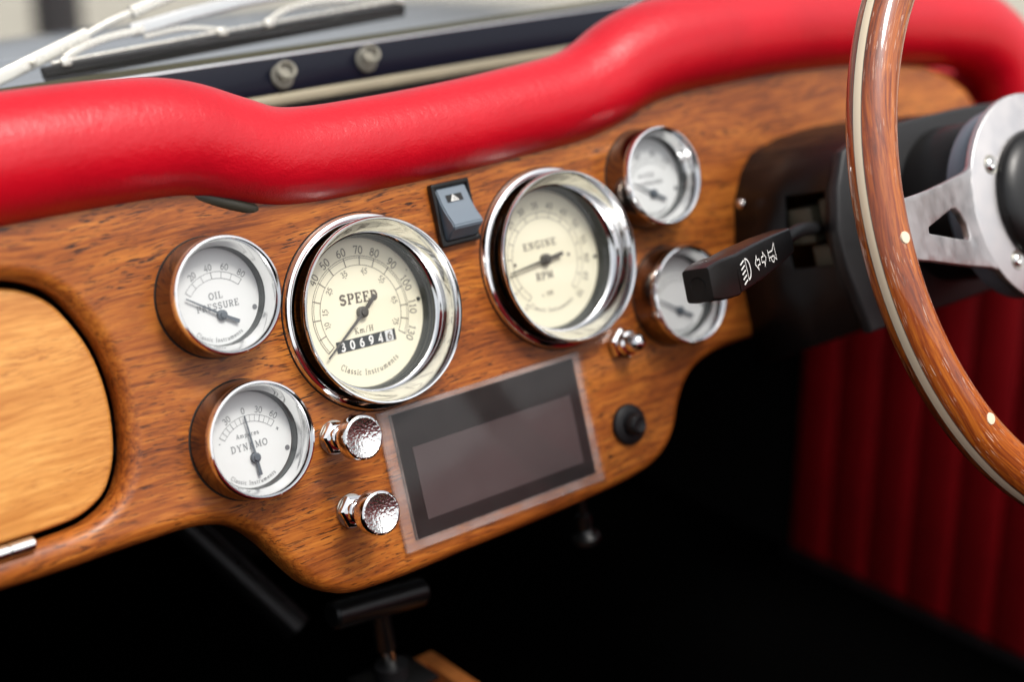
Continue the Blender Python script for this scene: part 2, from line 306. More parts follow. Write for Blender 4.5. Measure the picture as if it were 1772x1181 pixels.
# ------------------------------------------------------------------ slab-serif lettering
def arc(cx, cy, rx, ry, a0, a1, n=14): return [(cx + rx * math.cos(R(a0 + (a1 - a0) * k / n)), cy + ry * math.sin(R(a0 + (a1 - a0) * k / n))) for k in range(n + 1)]
h_ = .55
GL = {
 'S': (.66, [(1, arc(.32, .74, .24, .23, 30, 270) + arc(.32, .26, .25, .25, 90, -150)), (h_, [(.57, .78), (.57, 1)]), (h_, [(.06, .24), (.06, 0)])]),
 'P': (.68, [(1, [(.16, 0), (.16, 1)]), (h_, [(0, 1), (.38, 1)]), (1, arc(.38, .74, .24, .26, 80, -80)), (h_, [(.40, .48), (.16, .48)]), (h_, [(0, 0), (.34, 0)])]),
 'E': (.68, [(1, [(.16, 0), (.16, 1)]), (h_, [(0, 1), (.6, 1), (.6, .74)]), (h_, [(.16, .52), (.42, .52)]), (h_, [(.42, .38), (.42, .66)]), (h_, [(0, 0), (.63, 0), (.63, .27)])]),
 'D': (.74, [(1, [(.16, 0), (.16, 1)]), (h_, [(0, 1), (.32, 1)]), (1, arc(.32, .5, .33, .48, 88, -88, 18)), (h_, [(.32, 0), (0, 0)])]),
 'N': (.80, [(h_, [(.15, 0), (.15, 1)]), (1, [(.15, 1), (.63, 0)]), (h_, [(.63, 0), (.63, 1)]), (h_, [(0, 1), (.2, 1)]), (h_, [(0, 0), (.3, 0)]), (h_, [(.48, 1), (.78, 1)])]),
 'G': (.76, [(1, arc(.38, .5, .34, .5, 45, 325, 22)), (1, [(.64, .4), (.64, .08)]), (h_, [(.46, .42), (.78, .42)]), (h_, [(.64, .72), (.64, 1)])]),
 'I': (.38, [(1, [(.17, 0), (.17, 1)]), (h_, [(0, 0), (.34, 0)]), (h_, [(0, 1), (.34, 1)])]),
 'R': (.74, [(1, [(.16, 0), (.16, 1)]), (h_, [(0, 1), (.38, 1)]), (1, arc(.38, .75, .22, .25, 80, -80)), (h_, [(.40, .5), (.16, .5)]), (h_, [(0, 0), (.32, 0)]), (1, [(.4, .48), (.58, 0)]), (h_, [(.56, 0), (.74, 0)])]),
 'M': (.96, [(h_, [(.15, 0), (.15, 1)]), (1, [(.15, 1), (.46, .1)]), (h_, [(.46, .1), (.78, 1)]), (1, [(.78, 1), (.78, 0)]), (h_, [(0, 0), (.3, 0)]), (h_, [(.62, 0), (.94, 0)]), (h_, [(0, 1), (.2, 1)]), (h_, [(.74, 1), (.94, 1)])]),
 'O': (.76, [(1, arc(.37, .5, .33, .49, 0, 360, 28))]),
 'L': (.64, [(1, [(.16, 0), (.16, 1)]), (h_, [(0, 1), (.34, 1)]), (h_, [(0, 0), (.58, 0), (.58, .3)])]),
 'U': (.78, [(1, [(.16, 1), (.16, .34)] + arc(.39, .3, .23, .3, 180, 360) + [(.62, .34), (.62, 1)]), (h_, [(0, 1), (.3, 1)]), (h_, [(.48, 1), (.78, 1)])]),
 'Y': (.76, [(1, [(.12, 1), (.38, .45), (.38, 0)]), (h_, [(.38, .45), (.64, 1)]), (h_, [(0, 1), (.26, 1)]), (h_, [(.52, 1), (.76, 1)]), (h_, [(.22, 0), (.54, 0)])]),
 'A': (.80, [(h_, [(.12, 0), (.38, 1)]), (1, [(.38, 1), (.66, 0)]), (h_, [(.2, .34), (.58, .34)]), (h_, [(0, 0), (.26, 0)]), (h_, [(.5, 0), (.8, 0)])]),
 'K': (.78, [(1, [(.16, 0), (.16, 1)]), (h_, [(.62, 1), (.18, .42)]), (1, [(.3, .56), (.64, 0)]), (h_, [(0, 0), (.32, 0)]), (h_, [(0, 1), (.32, 1)]), (h_, [(.48, 1), (.74, 1)]), (h_, [(.5, 0), (.78, 0)])]),
 'H': (.82, [(1, [(.16, 0), (.16, 1)]), (1, [(.64, 0), (.64, 1)]), (h_, [(.16, .5), (.64, .5)]), (h_, [(0, 0), (.32, 0)]), (h_, [(0, 1), (.32, 1)]), (h_, [(.48, 0), (.8, 0)]), (h_, [(.48, 1), (.8, 1)])]),
 'C': (.72, [(1, arc(.38, .5, .33, .5, 45, 318, 22)), (h_, [(.62, .7), (.62, 1)])]),
 'T': (.70, [(1, [(.34, 0), (.34, 1)]), (h_, [(.02, .74), (.02, 1), (.66, 1), (.66, .74)]), (h_, [(.18, 0), (.5, 0)])]),
 'W': (1.0, [(1, [(.1, 1), (.3, 0)]), (h_, [(.3, 0), (.48, .9)]), (1, [(.48, .9), (.68, 0)]), (h_, [(.68, 0), (.88, 1)]), (h_, [(0, 1), (.22, 1)]), (h_, [(.78, 1), (1, 1)])]),
 'm': (.96, [(1, [(.13, 0), (.13, .62)]), (1, arc(.29, .42, .16, .2, 180, 0, 8) + [(.45, 0)]), (1, arc(.61, .42, .16, .2, 180, 0, 8) + [(.77, 0)]), (h_, [(0, 0), (.26, 0)]), (h_, [(.34, 0), (.56, 0)]), (h_, [(.66, 0), (.9, 0)]), (h_, [(0, .62), (.13, .62)])]),
 'n': (.66, [(1, [(.13, 0), (.13, .62)]), (1, arc(.31, .42, .18, .2, 180, 0, 8) + [(.49, 0)]), (h_, [(0, 0), (.26, 0)]), (h_, [(.38, 0), (.62, 0)]), (h_, [(0, .62), (.13, .62)])]),
 'u': (.66, [(1, [(.13, .62), (.13, .2)] + arc(.31, .2, .18, .2, 180, 360, 8) + [(.49, .62)]), (1, [(.49, .62), (.49, 0)]), (h_, [(0, .62), (.13, .62)]), (h_, [(.49, 0), (.62, 0)])]),
 'l': (.32, [(1, [(.14, 0), (.14, 1)]), (h_, [(0, 0), (.28, 0)]), (h_, [(0, 1), (.14, 1)])]),
 'i': (.32, [(1, [(.14, 0), (.14, .62)]), (h_, [(0, 0), (.28, 0)]), (h_, [(0, .62), (.14, .62)]), (1.2, [(.14, .8), (.14, .92)])]),
 'a': (.58, [(1, arc(.26, .44, .17, .18, 160, 0, 9) + [(.43, 0), (.54, 0)]), (1, arc(.24, .18, .18, .18, 20, 340, 14))]),
 's': (.50, [(1, arc(.23, .46, .16, .16, 30, 270, 9) + arc(.23, .15, .17, .15, 90, -150, 9))]),
 'c': (.54, [(1, arc(.27, .31, .22, .31, 50, 315, 14))]),
 't': (.42, [(1, [(.16, .85), (.16, .14)] + arc(.28, .14, .12, .13, 180, 300, 6)), (h_, [(0, .62), (.36, .62)])]),
 'r': (.48, [(1, [(.13, 0), (.13, .62)]), (1, arc(.31, .42, .17, .2, 180, 60, 6)), (h_, [(0, 0), (.3, 0)]), (h_, [(0, .62), (.13, .62)])]),
 'e': (.58, [(1, [(.06, .33), (.5, .33)] + arc(.28, .31, .22, .31, 5, 320, 16))]),
 'p': (.66, [(1, [(.13, -.3), (.13, .62)]), (1, arc(.33, .31, .2, .31, 170, -170, 14)), (h_, [(0, -.3), (.28, -.3)]), (h_, [(0, .62), (.13, .62)])]),
 'x': (.62, [(1, [(.08, .62), (.5, 0)]), (h_, [(.5, .62), (.08, 0)])]),
 '0': (.66, [(1, arc(.31, .5, .26, .49, 0, 360, 24))]),
 '1': (.50, [(1, [(.08, .82), (.26, 1), (.26, 0)]), (h_, [(.06, 0), (.46, 0)])]),
 '2': (.64, [(1, arc(.30, .72, .24, .27, 170, -35, 12) + [(.07, .0), (.58, 0), (.58, .16)])]),
 '3': (.62, [(1, arc(.28, .75, .22, .24, 155, -85, 12) + arc(.28, .26, .25, .26, 85, -155, 12))]),
 '4': (.66, [(1, [(.46, 0), (.46, 1), (.05, .28), (.62, .28)]), (h_, [(.3, 0), (.6, 0)])]),
 '5': (.62, [(1, [(.52, 1), (.14, 1), (.1, .56)] + arc(.29, .32, .25, .31, 130, -150, 14))]),
 '6': (.64, [(1, arc(.31, .3, .24, .29, 0, 360, 18)), (1, [(.5, .96)] + arc(.5, .34, .43, .6, 95, 180, 8))]),
 '7': (.60, [(1, [(.05, .82), (.05, 1), (.55, 1), (.22, 0)])]),
 '8': (.64, [(1, arc(.31, .75, .2, .23, 0, 360, 16)), (1, arc(.31, .26, .25, .26, 0, 360, 18))]),
 '9': (.64, [(1, arc(.31, .7, .24, .29, 0, 360, 18)), (1, [(.12, .04)] + arc(.12, .66, .43, .6, -85, 0, 8))]),
 '+': (.70, [(1, [(.05, .45), (.6, .45)]), (1, [(.325, .15), (.325, .75)])]),
 '-': (.50, [(1, [(.05, .42), (.42, .42)])]),
 '/': (.50, [(.8, [(.02, -.1), (.42, 1.05)])]),
 ' ': (.40, []),
}
class Print:
    """flat ink on a dial: ribbons in the (x, z) plane"""
    def __init__(s): s.v = []; s.f = []
    def line(s, pts, w):
        P = [Vector(p) for p in pts]; n = len(P)
        if n < 2: return
        b = len(s.v)
        for i in range(n):
            d0 = (P[i] - P[i - 1]).normalized() if i else None; d1 = (P[i + 1] - P[i]).normalized() if i < n - 1 else None
            if d0 is None: d0 = d1
            if d1 is None: d1 = d0
            n0 = Vector((-d0.y, d0.x)); n1 = Vector((-d1.y, d1.x)); m_ = n0 + n1
            m_ = n0 if m_.length < 1e-6 else m_.normalized()
            k = min(1 / max(m_.dot(n0), .4), 2.0)
            s.v += [P[i] + m_ * w * .5 * k, P[i] - m_ * w * .5 * k]
        for i in range(n - 1): s.f.append((b + 2 * i, b + 2 * i + 1, b + 2 * i + 3, b + 2 * i + 2))
    def poly(s, pts): b = len(s.v); s.v += [Vector(p) for p in pts]; s.f.append(tuple(range(b, b + len(pts))))
    def disc(s, x, z, r, n=16): s.poly(circle(x, z, r, n))
    def arcline(s, cx, cz, r, a0, a1, w, n=60): s.line([(cx + r * math.sin(R(a0 + (a1 - a0) * k / n)), cz + r * math.cos(R(a0 + (a1 - a0) * k / n))) for k in range(n + 1)], w)
    def width(s, txt, h, gap=.12): return sum((GL[c][0] + gap) * h for c in txt) - gap * h
    def text(s, txt, x, z, h, sw, ang=0.0, gap=.12, wide=1.0):
        """centred at (x, z), turned by ang degrees (counter-clockwise)"""
        tw = s.width(txt, h, gap) * wide; cx = -tw / 2; ca, sa = math.cos(R(ang)), math.sin(R(ang))
        for c in txt:
            gw, st = GL[c]
            for wgt, pl in st:
                q = []
                for px, py in pl:
                    a, b_ = cx + px * h * wide, (py - .5) * h; q.append((x + a * ca - b_ * sa, z + a * sa + b_ * ca))
                s.line(q, sw * wgt)
            cx += (gw + gap) * h * wide
    def arctext(s, txt, cx, cz, r, mid, h, sw, bottom=False, gap=.12):
        """text bent along a circle; angles clockwise from up; bottom: reads left to right along the lower edge"""
        tw = s.width(txt, h, gap); pos = -tw / 2
        for c in txt:
            gw = GL[c][0] * h; m_ = pos + gw / 2
            da = math.degrees(m_ / r); a = mid - da if bottom else mid + da
            px, pz = cx + r * math.sin(R(a)), cz + r * math.cos(R(a))
            s.text(c, px, pz, h, sw, ang=(180 - a) if bottom else -a, gap=gap)
            pos += gw + gap * h
    def mesh(s, y):
        me = bpy.data.meshes.new('print'); me.from_pydata([(p.x, y, p.y) for p in s.v], [], s.f); me.update()
        bm = bmesh.new(); bm.from_mesh(me)
        for f in bm.faces:
            f.normal_update()
            if f.normal.y > 0: f.normal_flip()
        bm.to_mesh(me); bm.free(); return me

# ================================================================== SETTING
fl = struct(link('ground', mesh([(-60, -60, -.78), (60, -60, -.78), (60, 60, -.78), (-60, 60, -.78)], [(0, 1, 2, 3)]), 'paving', smooth=None))
struct(link('cabin_floor', box(-.75, .775, -1.25, .60, -.40, -.372), 'carpet', smooth=None))
struct(link('bulkhead', box(-.75, .775, .58, .60, -.371, .085), 'black_matte', smooth=None))
struct(link('unseen_seat_stand_in', box(-.75, .775, -1.25, -1.22, -.371, .26), 'red_card', smooth=None))  # unseen rear wall, red and raised in place of seats to redden chrome reflections
struct(link('footwell_side', box(.772, .80, .2625, .579, -.371, .10), 'black_matte', smooth=None))
struct(link('cabin_side', box(-.75, -.72, -1.219, .579, -.371, .10), 'black_matte', smooth=None))

# transmission tunnel, dark
tun = sweep([(.13, -1.215, -.371), (.13, .578, -.371)], [(-.13, 0), (.13, 0), (.11, .10), (.09, .125), (-.09, .125), (-.11, .10)], upv=(0, 0, 1))
struct(link('transmission_tunnel', tun, 'carpet'))

# pleated red door card
door = thing('door_panel', 'dark red pleated vinyl door panel beyond the steering wheel', 'door panel', (.76, 0, -.372), world=True)
link('door_backing', box(.012, .03, -1.2, .262, .004, .49), 'red_card', door, smooth=None)
pw = .0455
pm_ = []
for k in range(9):
    a = math.pi * k / 8; pm_.append((-.010 * math.sin(a) ** .7 + .012 if 0 < k < 8 else .012, -pw / 2 * math.cos(a) * .985))
pl_me = None
for k in range(18):
    if pl_me is None:
        vs, fs = [], []
        for z in (.006, .012, .46, .47):
            for x, y in pm_: vs.append((x if .006 < z < .47 else .012, y, z))
        nn = len(pm_)
        for i in range(3):
            for j in range(nn - 1): fs.append((i * nn + j, i * nn + j + 1, (i + 1) * nn + j + 1, (i + 1) * nn + j))
        pl_me = mesh(vs, fs)
    o = link('pleat', pl_me, 'red_card', door, smooth=R(60)); o.location = (0, .262 - pw * (k + .5), 0)
link('sill_trim', box(-.004, .012, -1.2, .262, .0, .0055, .002), 'rubber', door)

# ================================================================== OUTSIDE: bonnet, windscreen, wiper, post
def bonnet():
    vs, fs = [], []; nx, ny = 24, 16
    for j in range(ny + 1):
        y = .262 + .60 * j / ny
        for i in range(nx + 1):
            x = -.72 + 1.50 * i / nx; u = (x - .03) / .75
            vs.append((x, y, .170 - .014 * min(1, (y - .262) / .34) - 2.6 * max(0, y - .535) ** 2 - .05 * abs(u) ** 4))
    for j in range(ny):
        for i in range(nx): a = j * (nx + 1) + i; fs.append((a, a + 1, a + nx + 2, a + nx + 1))
    me = mesh(vs, fs); bm = bmesh.new(); bm.from_mesh(me)
    ed = [e for e in bm.edges if e.is_boundary]; r = bmesh.ops.extrude_edge_only(bm, edges=ed)
    for v in [g for g in r['geom'] if isinstance(g, bmesh.types.BMVert)]: v.co.z -= .06
    bmesh.ops.recalc_face_normals(bm, faces=bm.faces)
    bm.to_mesh(me); bm.free(); return me
tag(link('car_bonnet', bonnet(), 'bonnet'), 'dark blue glossy car bonnet beyond the windscreen', 'bonnet')
po = thing('bollard', 'dark round bollard standing on pale ground beyond the bonnet', 'bollard', (1.36, 3.05, -.78), world=True)
link('shaft', moved(lathe([(0, 0), (.062, 0), (.06, .02), (.055, .85), (.04, .90), (0, .91)], 24), Matrix.Rotation(R(90), 4, 'X')), 'post', po)
link('foot_plate', moved(lathe([(0, .001), (.10, .001), (.10, .012), (.066, .018), (.066, .0)], 24), Matrix.Rotation(R(90), 4, 'X')), 'post', po)

# black sheet added behind the padding to keep light from below
tag(link('dash_light_block', moved(join(box(-.70, .74, .03, .158, .196, .203), box(-.70, .74, .150, .158, .2032, .222)), T), 'black_matte', smooth=None), 'black sheet added to block light in the gap between red padding and windscreen rail', 'shelf')

ws = thing('windscreen', 'windscreen with navy lower rail, chrome lip and grimy seal', 'windscreen', (.02, .155, .2235))
link('rail', box(-.70, .72, 0, .018, .0078, .0300, .0012), 'navy', ws)
link('lower_trim', box(-.70, .72, -.001, .012, 0, .0076, .0015), 'brass', ws)
link('chrome_lip', sweep([(-.70, .002, .0308), (.72, .002, .0308)], round_sec(.0015, 12), upv=(0, 0, 1)), 'chrome', ws)
link('seal', box(-.70, .72, .006, .016, .0302, .0368, .0012), 'gasket', ws)
gl = link('pane', box(-.70, .72, 0, .004, 0, .36), 'screen_glass', ws, smooth=None)
gl.location = (0, .012, .0368); gl.rotation_euler = (R(49), 0, 0)

def stud(x, z, label):
    s = thing('fastener_stud', label, 'fastener', (x, .1546, z), rot=Matrix.Rotation(R(-6), 4, 'Y'), group=None)
    link('base', lathe([(0, 0), (.0078, 0), (.0080, -.0012), (.0072, -.0024), (.0050, -.0028), (.0046, -.0040), (0, -.0040)], 40), 'stud', s)
    ring = []
    me = lathe([(.0042, -.0050), (.0054, -.0046), (.0064, -.0058), (.0062, -.0074), (.0054, -.0081), (.0046, -.0076), (.0041, -.0062)], 40, closed=True)
    for v in me.vertices: v.co.x *= 1.12
    link('eyelet', moved(me, Matrix.Translation((.0008, -.0002, .0014)) @ Matrix.Rotation(R(-14), 4, 'X')), 'stud', s)
stud(.1935, .2412, 'weathered metal eyelet stud on navy rail, close to the padding hollow')
stud(.2588, .2432, 'weathered metal eyelet stud on navy rail, farther along from the padding hollow')

wp = thing('windscreen_wiper', 'silver wiper arm with black rubber blade lying along the windscreen base', 'wiper', (.02, .205, .255))
def wl(u, v, y=.0): return (u - .02, y, v - .255)
# rubber blade: ridged section, lying along the glass base
bl = [wl(.055, .2672, -.012), wl(.19, .2726, -.012), wl(.3245, .2772, -.012)]
sec = [(-.002, .0048), (-.0028, .0030), (-.0016, .0024), (-.0030, .0014), (-.0016, .0004), (-.0030, -.0010), (-.0012, -.0018), (-.0010, -.0050), (.0010, -.0050), (.0014, -.0016), (.003, -.001), (.003, .003), (.002, .0048)]
link('rubber_blade', sweep(catmull(bl, 6), sec, upv=(0, 0, 1)), 'rubber', wp, smooth=R(20))
link('spine', sweep([wl(.061, .2735, -.0135), wl(.19, .2790, -.0135), wl(.325, .2835, -.0135)], round_sec(.0011, 10), upv=(0, 0, 1)), 'silver', wp)
for u, v in ((.0695, .2735), (.1790, .2786), (.2145, .2800), (.322, .2836)):
    link('claw', moved(box(-.0032, .0032, -.003, .003, -.0032, .0022, .0008), Matrix.Translation(wl(u, v, -.0138)) @ Matrix.Rotation(R(-2.5), 4, 'Y')), 'silver', wp)
link('yoke', sweep(catmull([wl(.070, .2752, -.0135), wl(.082, .2800, -.013), wl(.100, .2842, -.012), wl(.122, .2862, -.012)], 6), rect_sec(.0020, .0046, .0008), upv=(0, 0, 1)), 'silver', wp)
link('yoke', sweep(catmull([wl(.125, .2815, -.0135), wl(.150, .2838, -.012), wl(.166, .2825, -.0130), wl(.179, .2795, -.0138)], 6), rect_sec(.0020, .0030, .0008), upv=(0, 0, 1)), 'silver', wp)
link('yoke', sweep(catmull([wl(.2145, .2810, -.0138), wl(.232, .2872, -.013), wl(.258, .2895, -.013), wl(.285, .2880, -.013)], 6), rect_sec(.0020, .0036, .0008), upv=(0, 0, 1)), 'silver', wp)
link('bridge', sweep([wl(.119, .2868, -.010), wl(.16, .2925, -.010), wl(.20, .2965, -.010), wl(.25, .2990, -.010)], rect_sec(.0045, .0085, .001), upv=(0, 0, 1)), 'chrome_old', wp)
link('rivet', moved(lathe([(0, -.0008), (.0026, -.0005), (.003, .001), (0, .001)], 20), Matrix.Translation(wl(.1245, .2868, -.0128))), 'silver', wp)
ap = [wl(-.02, .2500, .004), wl(.027, .2690, .004), wl(.096, .2895, .004)]
link('arm', sweep(ap, rect_sec(.005, .0088, .0012), upv=(0, 0, 1)), 'silver', wp)
link('arm_rod', sweep(catmull([wl(.094, .2890, .004), wl(.112, .2955, .004), wl(.131, .3005, .004)], 5), rect_sec(.003, .0040, .0008), upv=(0, 0, 1)), 'silver', wp)
link('arm_sleeve', sweep([wl(.129, .2998, .004), wl(.16, .3080, .004)], rect_sec(.0055, .0075, .0012), upv=(0, 0, 1)), 'silver', wp)
link('arm_pivot', moved(lathe([(0, -.004), (.0016, -.0036), (.0018, .0), (.003, .001), (.003, .003)], 20), Matrix.Translation(wl(.056, .2770, .0020))), 'nickel', wp)

# ================================================================== DASHBOARD
dash = thing('wooden_dashboard', 'mahogany dashboard panel with rounded lower edge and open-grain figure', 'dashboard')
bottom = [(-.1077, .0142), (-.0904, .0139), (-.0696, .0138), (-.048, .0142), (-.029, .0142), (-.0128, .0142), (.0001, .0127), (.0118, .0092), (.0212, .0030), (.0296, -.0062), (.0371, -.0176), (.0449, -.0290), (.0534, -.0381), (.0663, -.0455), (.0806, -.0486), (.1113, -.0497), (.1523, -.0488), (.1952, -.0482), (.2409, -.0466), (.2796, -.0440), (.3002, -.0402), (.3147, -.0330), (.3242, -.0229), (.3314, -.0098), (.3415, .0026), (.3553, .0108), (.3749, .0150), (.4049, .0158), (.4327, .0152)]
bot = [tuple(v) for v in catmull([(x, z, 0) for x, z in bottom], 3)]
outline = [(-.45, .0142), (-.30, .0142), (-.2, .0142)] + [(x, z) for x, z, _ in bot] + [(.55, .0152), (.64, .018), (.675, .03), (.688, .06), (.688, .10), (.683, .124), (.673, .141), (.656, .154), (.63, .166), (.55, .185), (.40, .19), (.36, .188), (.30, .172), (.15, .170), (.09, .172), (.05, .182), (.03, .186), (-.45, .186)]
gr = [(-.0591, .1520), (-.0466, .1430), (-.0378, .1293), (-.0311, .1134), (-.0280, .0952), (-.0282, .0779), (-.0311, .0610), (-.0363, .0485), (-.0440, .0388), (-.0564, .0325), (-.0690, .0304), (-.0895, .0300)]
def mirror_loop(rt, axis): return rt + [(2 * axis - x, z) for x, z in reversed(rt)]
rt = [(-.12, .1600), (-.095, .1598), (-.075, .1572)] + gr + [(-.12, .0300)]
rt = [(x, z) for x, z, _ in (tuple(v) for v in catmull([(a, b_, 0) for a, b_ in rt], 4))]
glove_edge = mirror_loop(rt, -.20)
def inset(loop, d):
    n_ = len(loop); out = []
    area = sum(loop[i][0] * loop[(i + 1) % n_][1] - loop[(i + 1) % n_][0] * loop[i][1] for i in range(n_)); sg = 1 if area > 0 else -1
    for i in range(n_):
        a, c = Vector(loop[i - 1]), Vector(loop[(i + 1) % n_]); t = (c - a).normalized(); nrm = Vector((-t.y, t.x)) * sg
        p = Vector(loop[i]) + nrm * d; out.append((p.x, p.y))
    return out
glove = inset(glove_edge, .0008)
link('panel', plate([outline, glove, circle(.1205, .0968, .0464, 72), circle(.2542, .0991, .0464, 72)], 0, .022, .0075, 5), 'wood', dash)
gd = link('glovebox_door', plate([inset(glove, .0032)], .0105, .0225, .003, 4), 'wood_door', dash)
gd['label'] = 'paler glovebox door set into the dashboard'
hk = None
for k in range(7):
    x1 = -.0895 - k * .0125
    hk = moved(lathe([(0, 0), (.0030, 0), (.0034, .0005), (.0034, .0117), (.0030, .0122), (0, .0122)], 24), Matrix.Translation((x1, .0, .0318)) @ Matrix.Rotation(R(90), 4, 'Z'))
    link('hinge_knuckle', hk, 'chrome_old', gd)

# ================================================================== PADDED ROLL
pad = thing('padded_dash_roll', 'thick red leather padded roll along the top of the dashboard', 'dash padding')
cp = [(-.45, .2105, .0325), (-.30, .2105, .0325), (-.15, .2108, .0322), (-.05, .2110, .0320), (.005, .2095, .0315), (.035, .2060, .0305), (.062, .1965, .0288), (.085, .1885, .0272), (.110, .1855, .0265), (.15, .1848, .0264), (.20, .1852, .0266), (.25, .1870, .0268), (.295, .1895, .0275), (.322, .1955, .0286), (.345, .2035, .0300), (.372, .2088, .0312), (.41, .2105, .0318), (.47, .2105, .0320), (.54, .2065, .0320), (.60, .2005, .0320), (.655, .1940, .0320), (.695, .1835, .0318), (.722, .1640, .0315), (.735, .138, .031), (.740, .10, .030), (.742, .04, .030)]
path = catmull([(x, .008, z) for x, z, r in cp], 8)
rad = [v.x for v in catmull([(r, 0, 0) for x, z, r in cp], 8)]
sec = []
for k in range(40):
    a = 2 * math.pi * k / 40; sec.append((math.cos(a), .92 * math.sin(a)))
roll = sweep(path, sec, scale=rad)
link('leather_roll', roll, 'red', pad, smooth=R(60))
link('edge_seal', sweep(catmull([(.018, .010, .1815), (.036, .0032, .1760), (.052, .0018, .1692), (.066, .0032, .1640), (.082, .010, .1630)], 6), round_sec(.0038, 14)), 'seal_dark', pad)

# ================================================================== GAUGES
def gauge(name, label, u, v, big, dialmat, needle, group):
    g = thing(name, label, 'gauge', (u, 0, v), group=group)
    if big:
        link('trim_ring', lathe([(.0486, -.0003), (.0490, -.0024), (.0500, -.0036), (.0514, -.0041), (.0528, -.0036), (.0537, -.0022), (.0540, .0)], 96), 'chrome', g)
        link('gasket', lathe([(.0538, -.0001), (.0543, -.0006), (.0545, .0)], 96), 'rubber', g)
        link('bezel', lathe([(.0466, -.0004), (.0468, -.0060), (.0480, -.0112), (.0497, -.0142), (.0504, -.0156), (.0503, -.0166), (.0497, -.0173), (.0489, -.0172), (.0483, -.0164), (.0470, -.0118), (.0452, -.0070), (.0437, -.0040), (.0428, -.0028), (.0422, -.0025)], 112), 'chrome', g)
        link('spacer', lathe([(.0422, -.0026), (.0418, -.0012), (.0421, .0000), (.0414, .0010), (.0416, .0028), (.0410, .0036), (.0408, .0080)], 96), 'spacer', g)
        d = link('dial', moved(lathe([(0, .0079), (.0409, .0079), (.0409, .0090), (0, .0090)], 96), Matrix.Identity(4)), dialmat, g)
        gy, rr, yd = -.0018, .0422, .0079
    else:
        link('base_ring', lathe([(.0305, -.0002), (.0313, -.0006), (.0315, .0)], 80), 'spacer', g)
        link('housing', lathe([(.0309, -.0003), (.0310, -.0040), (.0307, -.0120), (.0303, -.0160)], 96), 'shaded_chrome', g)
        link('bezel', lathe([(.0302, -.0158), (.0305, -.0166), (.0304, -.0188), (.0298, -.0200), (.0289, -.0202), (.0281, -.0195), (.0272, -.0170), (.0262, -.0135), (.0255, -.0112), (.0252, -.0105)], 96), 'chrome', g)
        link('spacer', lathe([(.0252, -.0106), (.0249, -.0095), (.0250, -.0085), (.0247, -.0075), (.0246, -.0050)], 80), 'spacer', g)
        d = link('dial', lathe([(0, -.0051), (.0247, -.0051), (.0247, -.0040), (0, -.0040)], 80), dialmat, g)
        gy, rr, yd = -.0100, .0252, -.0051
    link('glass', lathe([(0, gy), (rr * .5, gy), (rr, gy)], 64), 'glass', g, smooth=None)
    return g, d, yd
def add_needle(g, y, hub, tip, tail, mat, wt, wb, hubr):
    H, A, B_ = Vector(hub), Vector(tip), Vector(tail)
    def blade(p, q, w0, w1):
        d = (q - p).normalized(); n_ = Vector((-d.y, d.x))
        pts = [p + n_ * w0 / 2, q + n_ * w1 / 2, q - n_ * w1 / 2, p - n_ * w0 / 2]
        vs = [(a.x, y, a.y) for a in pts] + [(a.x, y + .0005, a.y) for a in pts]
        return mesh(vs, [(0, 1, 2, 3), (7, 6, 5, 4), (0, 4, 5, 1), (1, 5, 6, 2), (2, 6, 7, 3), (3, 7, 4, 0)])
    nd = link('needle', join(blade(H, A, wb, wt), blade(H, B_, wb * 1.1, wb * 1.5)), mat, g, smooth=None)
    link('needle_hub', moved(lathe([(0, -.0012), (hubr * .55, -.0011), (hubr * .62, -.0002), (hubr * .95, 0), (hubr, .0006), (hubr, .003), (0, .003)], 28), Matrix.Translation((hub[0], y, hub[1]))), mat, nd)

def pcirc(r, a): return (r * math.sin(R(a)), r * math.cos(R(a)))
mm = .001
# speedometer
g, d, yd = gauge('speedometer', 'large cream speedometer reading SPEED with six-digit odometer', .1205, .0968, True, 'cream', None, 'large cream gauges')
p = Print(); A0, A1 = -124, 125
for r, w in ((.0310, .00028), (.0299, .00022), (.0260, .00028)): p.arcline(0, 0, r, A0, A1, w, 90)
ticks = (-124, -107, -87, -67, -47, -28, -7.5, 12, 30, 49, 74, 94, 109, 125)
for a in ticks: p.line([pcirc(.0260, a), pcirc(.0310, a)], .00048)
for a, t in ((-47, '40'), (-28, '50'), (-8, '60'), (11, '70'), (29, '80'), (50, '90'), (74, '100'), (97, '110'), (122, '130')): p.arctext(t, 0, 0, .0342, a, .0042, .00052)
for a, t in ((-96, '10'), (-78, '15'), (-48, '25'), (-14, '35'), (19, '45'), (50, '55'), (85, '65'), (115, '75')):
    p.arctext(t, 0, 0, .0230, a, .0029, .00034); p.disc(*pcirc(.0208, a), .0003, 8)
p.text('SPEED', .0004, .0082, .0052, .00120, ang=-4, gap=.17, wide=1.14)
p.text('Km/H', -.0006, -.0094, .0030, .00042, ang=-2, gap=.16, wide=1.15)
p.arctext('Classic Instruments', 0, 0, .0326, 183, .0030, .00036, bottom=True, gap=.16)
p.disc(.0350, .0165, .0004, 8); p.disc(.0355, .0105, .0004, 8)
link('dial_print', p.mesh(yd - .0002), 'ink', d, smooth=None)
ow = Print(); ow.poly([(-.0200, -.0124), (.0188, -.0132), (.0186, -.0194), (-.0202, -.0186)]); link('odometer_window', ow.mesh(yd - .00035), 'spacer', d, smooth=None)
od = Print()
for k, c in enumerate('30694'): od.text(c, -.0163 + k * .0062, -.0157 - k * .00013, .0044, .0010, ang=-1)
link('odometer_digits', od.mesh(yd - .0006), 'white_ink', d, smooth=None)
ob = Print(); ob.poly([(.0118, -.0132), (.0168, -.0133), (.0167, -.0193), (.0117, -.0192)]); link('odometer_unit_drum', ob.mesh(yd - .0006), 'white_dial', d, smooth=None)
